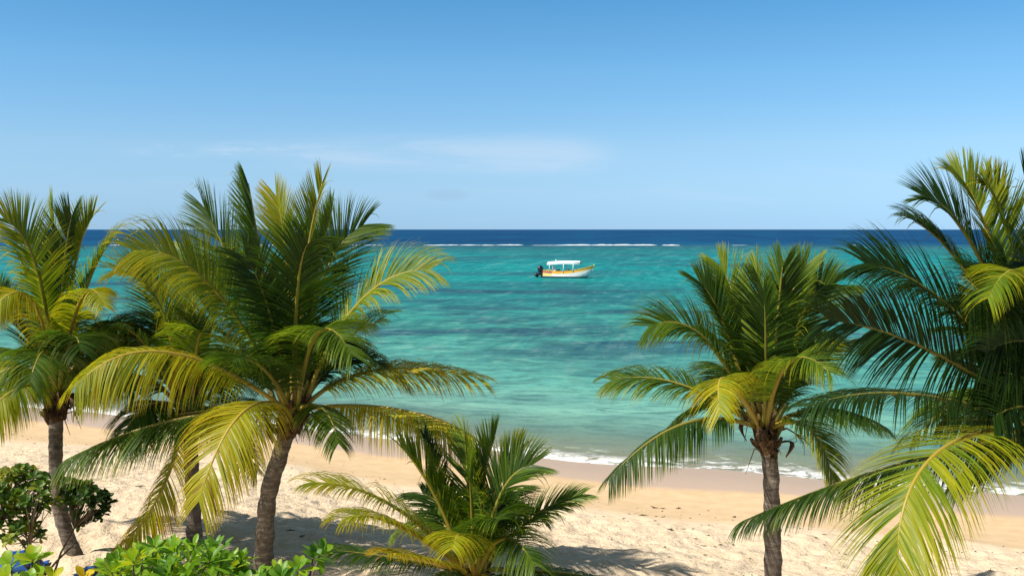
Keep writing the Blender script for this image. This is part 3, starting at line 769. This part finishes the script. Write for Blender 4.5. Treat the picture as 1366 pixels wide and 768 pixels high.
# dark bush by the left palm: two lobes either side of the slender trunk
g = random.Random(21); tips = []
def lobe(cx, cy, rx, ry, d, dz, n, tone):
    for _ in range(n):
        while True:
            a, b, c = g.uniform(-1, 1), g.uniform(-1, 1), g.uniform(-1, 1)
            if .12 < a * a + b * b + c * c < 1: break
        k_ = g.uniform(.8, 1.5); a *= k_; b *= k_
        px, py = cx + a * rx, cy + b * ry
        tips.append((P(px, py, d + c * dz), Vector((a * .7 + g.uniform(-.3, .3), c * .6 + g.uniform(-.3, .3) - .15, .75 - .5 * b)).normalized(), g.uniform(*tone)))
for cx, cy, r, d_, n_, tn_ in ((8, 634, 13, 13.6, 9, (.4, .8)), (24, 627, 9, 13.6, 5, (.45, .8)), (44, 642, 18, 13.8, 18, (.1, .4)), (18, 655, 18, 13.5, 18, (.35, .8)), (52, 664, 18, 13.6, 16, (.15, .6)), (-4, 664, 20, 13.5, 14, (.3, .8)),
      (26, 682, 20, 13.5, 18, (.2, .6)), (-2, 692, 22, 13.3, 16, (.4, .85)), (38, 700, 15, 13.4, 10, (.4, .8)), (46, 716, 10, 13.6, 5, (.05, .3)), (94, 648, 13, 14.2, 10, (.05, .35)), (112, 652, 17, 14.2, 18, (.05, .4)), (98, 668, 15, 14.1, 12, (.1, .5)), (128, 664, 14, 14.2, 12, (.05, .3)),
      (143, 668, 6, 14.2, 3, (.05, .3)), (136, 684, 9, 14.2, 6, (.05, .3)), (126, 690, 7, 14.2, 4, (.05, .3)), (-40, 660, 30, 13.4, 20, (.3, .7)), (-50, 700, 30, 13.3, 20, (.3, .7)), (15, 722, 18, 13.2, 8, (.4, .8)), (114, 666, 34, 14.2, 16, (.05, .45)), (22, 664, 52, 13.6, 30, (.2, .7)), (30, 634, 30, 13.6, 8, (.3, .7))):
    lobe(cx, cy, r, r * .85, d_, r * .014, max(3, int(n_ * .82)), (tn_[0] + (.22 if cx < 60 else .08), min(.95, tn_[1] + (.22 if cx < 60 else .12))))  # sun on left lobes and shade on right ones painted as leaf tone
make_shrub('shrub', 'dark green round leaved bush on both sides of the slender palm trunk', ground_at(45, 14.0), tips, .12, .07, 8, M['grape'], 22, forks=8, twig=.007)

# bright bush in the foreground, left of centre
g = random.Random(31); tips = []
out = [(160, 752), (185, 728), (205, 718), (232, 722), (258, 719), (288, 722), (305, 742), (322, 736), (345, 758), (362, 764)]
for i in range(len(out)):
    tips.append((P(out[i][0], out[i][1] + 10, 8.4 + g.uniform(-.3, .3)), axis_rand(g, 1, .45), None))
for _ in range(170):
    px = g.uniform(140, 375); top = 722 + (abs(px - 245) / 110) ** 2 * 26
    dd = g.uniform(-.9, .7)
    tips.append((P(px, g.uniform(top + 4, 840) - dd * 4, 8.2 + dd), axis_rand(g, 1, .6), None))
make_shrub('shrub', 'bright green glossy leaved bush at the bottom edge below the browning frond', ground_at(255, 8.0), tips, .175, .052, 13, M['shrub'], 32, tone=(.42, .76), forks=16, twig=.012)
# bush at the lower left corner with yellowing leaves
g = random.Random(41); tips = [(P(44, 745, 7.4), Vector((.05, -.25, 1)), .66), (P(14, 752, 7.5), Vector((-.3, -.2, 1)), .60), (P(70, 772, 7.2), Vector((.25, -.3, 1)), .84), (P(112, 772, 7.4), Vector((.05, -.1, 1)), .99), (P(8, 772, 7.1), Vector((-.1, -.4, 1)), .70), (P(38, 785, 7.0), Vector((0, -.4, 1)), .64), (P(86, 795, 7.2), Vector((.2, -.2, 1)), .9)]
for _ in range(34):
    tips.append((P(g.uniform(-90, 120), g.uniform(795, 900), 7.2 + g.uniform(-.5, .5)), axis_rand(g, 1, .6), g.uniform(.5, .85)))
make_shrub('shrub', 'bush in the lower left corner with paddle shaped lime and yellow leaves', ground_at(30, 7.0), tips, .185, .075, 9, M['shrub'], 42, forks=8, twig=.013)
g = random.Random(51); tips = [(P(398, 758, 7.9), Vector((.1, -.3, 1)), .62), (P(418, 742, 8.0), Vector((.4, -.1, 1)), .4), (P(378, 775, 7.8), Vector((-.2, -.3, 1)), .35), (P(428, 737, 8.1), Vector((.6, 0, 1)), .45)]
for _ in range(16):
    tips.append((P(g.uniform(370, 430), g.uniform(780, 860), 7.9 + g.uniform(-.4, .4)), axis_rand(g, 1, .6), None))
make_shrub('shrub', 'small upright green sprig at the bottom edge beside the leaning palm trunk', ground_at(400, 7.7), tips, .165, .07, 9, M['shrub'], 52, tone=(.35, .6), forks=5, twig=.011)

# ------------------------------------------------------------------ things on the sand
def cloth(name, label, c, sx, sy, hgt, rot, mat, seed):
    mb = MB(); nx, ny = 36, 24
    for j in range(ny + 1):
        for i in range(nx + 1):
            u = i / nx - .5; w = j / ny - .5
            x = u * sx; y = w * sy
            X = c.x + x * math.cos(rot) - y * math.sin(rot); Y = c.y + x * math.sin(rot) + y * math.cos(rot)
            q = Vector((x * 2.2 + seed, y * 2.2, seed))
            bulge = max(0, 1 - ((u * 2) ** 2 + (w * 2) ** 2))
            z = ground_z(X, Y, True) + .03 + hgt * bulge ** .6 + .07 * abs(mnoise.noise(q)) * (bulge + .25) + .03 * mnoise.noise(q * 3) * bulge
            mb.vert((X, Y, z))
    for j in range(ny):
        for i in range(nx):
            a = j * (nx + 1) + i; mb.face((a, a + 1, a + nx + 2, a + nx + 1))
    o = mb.build(name, mat, loc=c); so = o.modifiers.new('thick', 'SOLIDIFY'); so.thickness = .012; so.offset = 1
    tag(o, label, 'tarpaulin'); return o
def sand_pt(px, py):
    d = 14.0
    for _ in range(30):
        p = P(px, py, d); gz = ground_z(p.x, p.y, False)
        r = P(px, py, 1.0) - CAM; d = (gz - CAM.z) / r.z
    p = P(px, py, d); return Vector((p.x, p.y, gz))
cloth('tarpaulin', 'crumpled bright blue tarpaulin heaped in the shade under the dark bush', sand_pt(30, 762), .62, .5, .20, .1, M['tarp'], 2)
cloth('tarpaulin', 'flat dark blue tarpaulin spread on shaded sand right of the slender palm foot', sand_pt(140, 768), .8, .7, .05, -.1, M['tarp'], 6)
cloth('tarpaulin', 'small blue grey cloth on the sand between the two middle trunks', sand_pt(290, 748), .5, .4, .10, .0, M['mat'], 9)

g = random.Random(77)
weed_spots = [(905, 678), (872, 677), (884, 678), (858, 687), (895, 708), (925, 709), (912, 706), (938, 726), (962, 727), (954, 731), (620, 676), (945, 681), (590, 668), (502, 642), (470, 640), (36, 603), (50, 606), (186, 652), (388, 705), (403, 712), (660, 672), (832, 690), (1100, 717), (1150, 712), (1320, 760), (980, 690)]
wm = MB()
proto = None
for i, (px, py) in enumerate(weed_spots):
    c = sand_pt(px, py); c.z = ground_z(c.x, c.y)
    if proto is None:
        for k in range(9):
            a = g.uniform(0, 6.28); L = g.uniform(.05, .14)
            p0 = Vector((g.uniform(-.05, .05), g.uniform(-.03, .03), .012)); p1 = p0 + Vector((math.cos(a) * L, math.sin(a) * L, g.uniform(.0, .035)))
            wm.tube([p0, p0.lerp(p1, .5) + Vector((0, 0, .02)), p1], [.014, .012, .005], 5)
        o = wm.build('seaweed_scrap', M['weed']); proto = o
        tag(o, 'dark scrap of dry seaweed lying on the sand', 'seaweed', 'seaweed scraps along the drift line')
    else:
        o = proto.copy(); C.objects.link(o)
    o.location = c; o.rotation_euler = (0, 0, g.uniform(0, 6.28)); sc = g.uniform(.22, .6); o.scale = (sc * g.uniform(.8, 1.6), sc, sc)
lm = MB()
for _ in range(900):
    x = g.uniform(-20, 14); tt = g.gauss(8.0, 1.3) if g.random() < .75 else g.uniform(6, 16)
    y = (-tt + SC - SN.x * x) / SN.y
    z = ground_z(x, y); a = g.uniform(0, 6.28); L = g.uniform(.012, .05); w = g.uniform(.006, .014)
    dx, dy = math.cos(a), math.sin(a)
    ids = [lm.vert((x + dx * L, y + dy * L, z + .008)), lm.vert((x - dy * w, y + dx * w, z + .016)), lm.vert((x - dx * L, y - dy * L, z + .008)), lm.vert((x + dy * w, y - dx * w, z + .004))]
    lm.face(ids)
tag(lm.build('drift_litter', M['weed']), 'fine dark drift litter strewn along the sand', 'litter', kind='stuff')

# ------------------------------------------------------------------ boat
def make_boat():
    DB = 143.0
    c = P(754.5, 370, DB); c.z = 0
    root = empty('motor_boat', c, 'white and orange open boat with white canopy and black outboards on the lagoon', 'boat')
    root.rotation_euler = (0, 0, R(-18))
    xs = [-3.2, -2.6, -1.8, -.8, .4, 1.5, 2.4, 3.1, 3.6, 3.95]
    def hw(x):   # half width at the gunwale
        u = (x + 3.2) / 7.15
        return .98 * (1 - max(0, (u - .45) / .56) ** 2.4) * (.9 + .1 * min(1, u * 5)) + .015
    def sheer(x):
        u = (x + 3.2) / 7.15
        return .92 + .10 * (1 - min(1, u * 3)) ** 2 + 0.86 * max(0, (u - .35) / .65) ** 2.0
    def keel(x):
        u = (x + 3.2) / 7.15
        return -.35 + (1.35 * max(0, (u - .80) / .20) ** 1.5)
    def pt(x, v, sd):      # v 0 at the keel, 1 at the gunwale
        k = keel(x); z = k + (sheer(x) - k) * v
        return Vector((x + .22 * v * max(0, (x - 2) / 2), sd * hw(x) * (math.sin(min(1, v / .42) * math.pi / 2) ** .8 if v > 0 else 0) * (1.0 - .16 * max(0, v - .42) * max(0, 1 - max(0, x - 1) / 3)), z))
    def strake(v0, v1, name, mat, off=0.0, x0=-9, x1=9, steps=4, sides=(-1, 1)):
        mb = MB()
        xx = [x for x in xs if x0 <= x <= x1]
        for sd in sides:
            grid = []
            for x in xx:
                grid.append([mb.vert(pt(x, v0(x) + (v1(x) - v0(x)) * i / steps, sd) + Vector((0, sd * off, 0))) for i in range(steps + 1)])
            for i in range(len(grid) - 1):
                for j in range(steps):
                    q = (grid[i][j], grid[i + 1][j], grid[i + 1][j + 1], grid[i][j + 1])
                    mb.face(q if sd < 0 else q[::-1])
        return mb, mb.build(name, mat, root)
    def vz(z): return lambda x: min(1, max(.0, (z(x) - keel(x)) / (sheer(x) - keel(x))))
    strake(lambda x: 0, vz(lambda x: .20), 'hull_bottom', M['hull_dark'])
    _, hull = strake(vz(lambda x: .20), vz(lambda x: sheer(x) - .36), 'hull', M['hull_white'])
    strake(vz(lambda x: sheer(x) - .36), lambda x: 1.0, 'sheer_strake', M['hull_orange'], .0)
    # stern patch in yellow with red top
    for side in (-1, 1):
        strake(vz(lambda x: .30), vz(lambda x: sheer(x) - .40), 'stern_patch', M['hull_yellow'], .012, -9, -1.8, sides=(side,))
        strake(vz(lambda x: sheer(x) - .30), lambda x: .97, 'stern_stripe', M['hull_red'], .012, -9, -1.7, sides=(side,))
    mb = MB()   # transom
    L_ = [pt(-3.2, i / 6, -1) for i in range(7)]; R_ = [pt(-3.2, i / 6, 1) for i in range(7)]
    ids = [mb.vert(q) for q in L_] + [mb.vert(q) for q in R_[::-1]]
    mb.face(ids); mb.build('transom', M['hull_white'], root, smooth=False)
    mb = MB(); g0 = []   # deck
    for x in xs:
        z = .45 + .55 * max(0, (x - 1.5) / 2.5) ** 1.2; w = max(.012, hw(x) * .88)
        g0.append((mb.vert((x, -w, z)), mb.vert((x, w, z))))
    for i in range(len(g0) - 1): mb.face((g0[i][0], g0[i + 1][0], g0[i + 1][1], g0[i][1]))
    mb.build('deck', M['deck'], root)
    for sd in (-1, 1):        # gunwale rails
        mb = MB(); mb.tube([pt(x, 1, sd) + Vector((0, 0, .02)) for x in xs], .045, 6)
        mb.build('gunwale', M['hull_orange'], root)
    mb = MB(); b = pt(3.95, 1, -1); mb.tube([Vector((b.x - .1, 0, b.z - .3)), Vector((b.x + .03, 0, b.z)), Vector((b.x + .12, 0, b.z + .16))], [.10, .09, .05], 8)
    mb.build('stem_post', M['hull_yellow'], root)
    # canopy, slightly cambered, edges rolled down
    mb = MB(); nx, ny = 14, 8; cx0, cx1, cw = -2.55, 2.25, .98
    for lay in (0, 1):
        for i in range(nx + 1):
            u = i / nx; x = cx0 + (cx1 - cx0) * u
            for j in range(ny + 1):
                w = j / ny * 2 - 1
                taper = 1 - .35 * max(0, (u - .8) / .2) ** 2
                z = 2.14 + .16 * (1 - w * w) + .10 * math.sin(math.pi * u) + .14 * u - lay * (.11 if abs(w) < .99 else .30)
                mb.vert((x, w * cw * taper, z))
    st = (nx + 1) * (ny + 1)
    for lay in (0, 1):
        for i in range(nx):
            for j in range(ny):
                a = lay * st + i * (ny + 1) + j; q = (a, a + ny + 1, a + ny + 2, a + 1)
                mb.face(q if lay == 0 else q[::-1])
    for i in range(nx):
        for j in (0, ny):
            a = i * (ny + 1) + j; mb.face((a, a + ny + 1, a + ny + 1 + st, a + st))
    for j in range(ny):
        for i in (0, nx):
            a = i * (ny + 1) + j; mb.face((a, a + 1, a + 1 + st, a + st))
    mb.build('canopy', M['canopy'], root, smooth=False)
    mb = MB(); mb.tube([(-1.45, 0, 2.25), (-1.45, 0, 2.58)], .05, 8); mb.tube([(-1.45, 0, 2.54), (-1.45, 0, 2.66)], [.09, .06], 8)
    mb.build('mast_light', M['metal'], root)
    for x in (-2.2, -.1, 1.35):
        for sd in (-1, 1):
            mb = MB(); mb.tube([(x, sd * hw(x) * .93, sheer(x) - .25), (x + .02, sd * .9, 2.18)], .06, 8)
            mb.build('canopy_post', M['metal'], root)
    for x in (-.9, .7):
        mb = MB(); mb.box((x, 0, .78), (.45, 1.5, .10)); mb.box((x, 0, .60), (.35, 1.3, .28)); mb.box((x - .2, 0, 1.0), (.07, 1.5, .42))
        mb.build('bench', M['deck'], root, smooth=False)
    mb = MB(); mb.box((-1.55, -.3, .95), (.35, .5, .95)); mb.box((-1.5, -.3, 1.5), (.06, .5, .3)); mb.build('helm_console', M['hull_white'], root, smooth=False)
    # two tilted outboards
    for yy, px in ((-.38, 0), (.38, -.12)):
        mo = MB()
        x0 = -3.55 + px
        prof = [(-.1, .2), (.06, .34), (.30, .40), (.60, .38), (.80, .30), (.92, .10)]
        for k in range(len(prof)): pass
        mo.tube([Vector((x0 - .10 - h * .25, yy, .80 + h)) for h, r in prof], [r for h, r in prof], 12)
        m_o = mo.build('outboard_motor', M['motor'], root)
        leg = MB(); leg.tube([Vector((x0 - .05, yy, .85)), Vector((x0 - .25, yy, .55)), Vector((x0 - .80, yy, .34))], [.26, .24, .17], 8)
        leg.tube([Vector((x0 - .95, yy, .50)), Vector((x0 - .80, yy, .36)), Vector((x0 - .62, yy, .05))], [.22, .26, .08], 8)
        leg.build('motor_leg', M['motor'], m_o)
        br = MB(); br.box((-3.38, yy, .45), (.42, .5, .95)); br.build('bracket', M['motor'], m_o, smooth=False)
        pr = MB()
        for k in range(3):
            a = k * 2.094
            d1 = Vector((0, math.cos(a), math.sin(a))); b0 = Vector((x0 - 1.0, yy, .40))
            ids = [pr.vert(b0 + d1 * .03), pr.vert(b0 + d1 * .16 + Vector((.04, -d1.z * .07, d1.y * .07))), pr.vert(b0 + d1 * .2), pr.vert(b0 + d1 * .15 - Vector((.04, -d1.z * .07, d1.y * .07)))]
            pr.face(ids)
        pr.build('propeller', M['motor'], m_o)
    return root
make_boat()

# ------------------------------------------------------------------ light, sky
sun_dir = Vector((.92, .40, 0)).normalized() * math.cos(R(49)) + Vector((0, 0, -math.sin(R(49))))
sl = bpy.data.lights.new('sun', 'SUN'); sl.energy = 5.0; sl.angle = R(.53); sl.color = (1.0, .945, .86)
so = bpy.data.objects.new('sun', sl); C.objects.link(so); so.rotation_euler = sun_dir.to_track_quat('-Z', 'Y').to_euler(); so.location = (-20, -5, 30)
w = bpy.data.worlds.new('World'); scene.world = w; w.use_nodes = True
t = NT(w.node_tree)
sky = t.new('ShaderNodeTexSky', sky_type='NISHITA'); sky.sun_disc = False
sky.sun_elevation = R(49); sky.sun_rotation = math.atan2(-sun_dir.x, -sun_dir.y)
sky.air_density = 1.0; sky.dust_density = 0; sky.ozone_density = 2.0; sky.altitude = 0
gen = t.new('ShaderNodeTexCoord').outputs['Generated']
dx, dy, dz = t.xyz(gen)
ax = t.math('DIVIDE', dx, t.math('MAXIMUM', dy, .05)); el = t.math('DIVIDE', dz, t.math('MAXIMUM', dy, .05))
cb = t.new('ShaderNodeCombineXYZ'); t.link(ax, cb.inputs[0]); t.link(el, cb.inputs[1])
v = cb.outputs[0]
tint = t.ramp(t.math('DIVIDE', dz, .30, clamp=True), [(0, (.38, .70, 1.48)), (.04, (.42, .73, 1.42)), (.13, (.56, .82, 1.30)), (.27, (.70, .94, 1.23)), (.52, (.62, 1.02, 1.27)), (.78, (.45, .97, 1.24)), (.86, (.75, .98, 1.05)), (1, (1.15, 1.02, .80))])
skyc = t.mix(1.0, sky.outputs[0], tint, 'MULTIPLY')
n1 = t.noise(t.mapping(v, (5, 34, 1), (1.3, .4, 0)), 1.0, 5, .6, .5)
n2 = t.noise(t.mapping(v, (14, 60, 1), (3.3, 1.4, 0)), 1.0, 5, .65, .3)
band = t.math('MULTIPLY', t.math('MULTIPLY', t.sm(el, .052, .066), t.sm(el, .105, .078)), t.math('MULTIPLY', t.sm(ax, -.30, -.08), t.sm(ax, .125, .05)))
streak = t.math('MULTIPLY', t.math('MULTIPLY', t.sm(el, .068, .077), t.sm(el, .092, .080)), t.math('MULTIPLY', t.sm(ax, -.42, -.30), t.sm(ax, .02, -.15)))
band = t.math('ADD', band, t.math('MULTIPLY', streak, t.math('ADD', .25, t.sm(n2, .45, .65))), clamp=True)
front = t.math('GREATER_THAN', dy, .1)
low = t.math('MULTIPLY', t.sm(el, .0, .02), t.sm(el, .09, .04))
cl = t.math('ADD', t.math('MULTIPLY', band, t.math('ADD', t.math('MULTIPLY', t.sm(n1, .34, .66), .42), t.math('MULTIPLY', n2, .30))), t.math('MULTIPLY', low, t.math('MULTIPLY', t.sm(n1, .5, .75), .22)), clamp=True)
cl = t.math('MULTIPLY', cl, front)
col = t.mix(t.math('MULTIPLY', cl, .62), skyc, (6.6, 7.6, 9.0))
px_ = t.math('SUBTRACT', ax, -.066); py_ = t.math('SUBTRACT', el, .035)
puff = t.sm(t.math('ADD', t.math('ADD', t.math('POWER', t.math('DIVIDE', px_, .03), 2), t.math('POWER', t.math('DIVIDE', py_, .009), 2)), t.math('MULTIPLY', n2, 1.4)), 1.5, .5)
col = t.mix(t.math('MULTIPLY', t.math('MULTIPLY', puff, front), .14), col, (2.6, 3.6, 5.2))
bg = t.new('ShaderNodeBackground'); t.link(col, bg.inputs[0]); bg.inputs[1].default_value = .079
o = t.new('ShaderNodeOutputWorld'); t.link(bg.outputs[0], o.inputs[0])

vs = scene.view_settings
vs.view_transform = 'Standard'; vs.look = 'None'; vs.exposure = .46; vs.gamma = 1; vs.use_curve_mapping = False
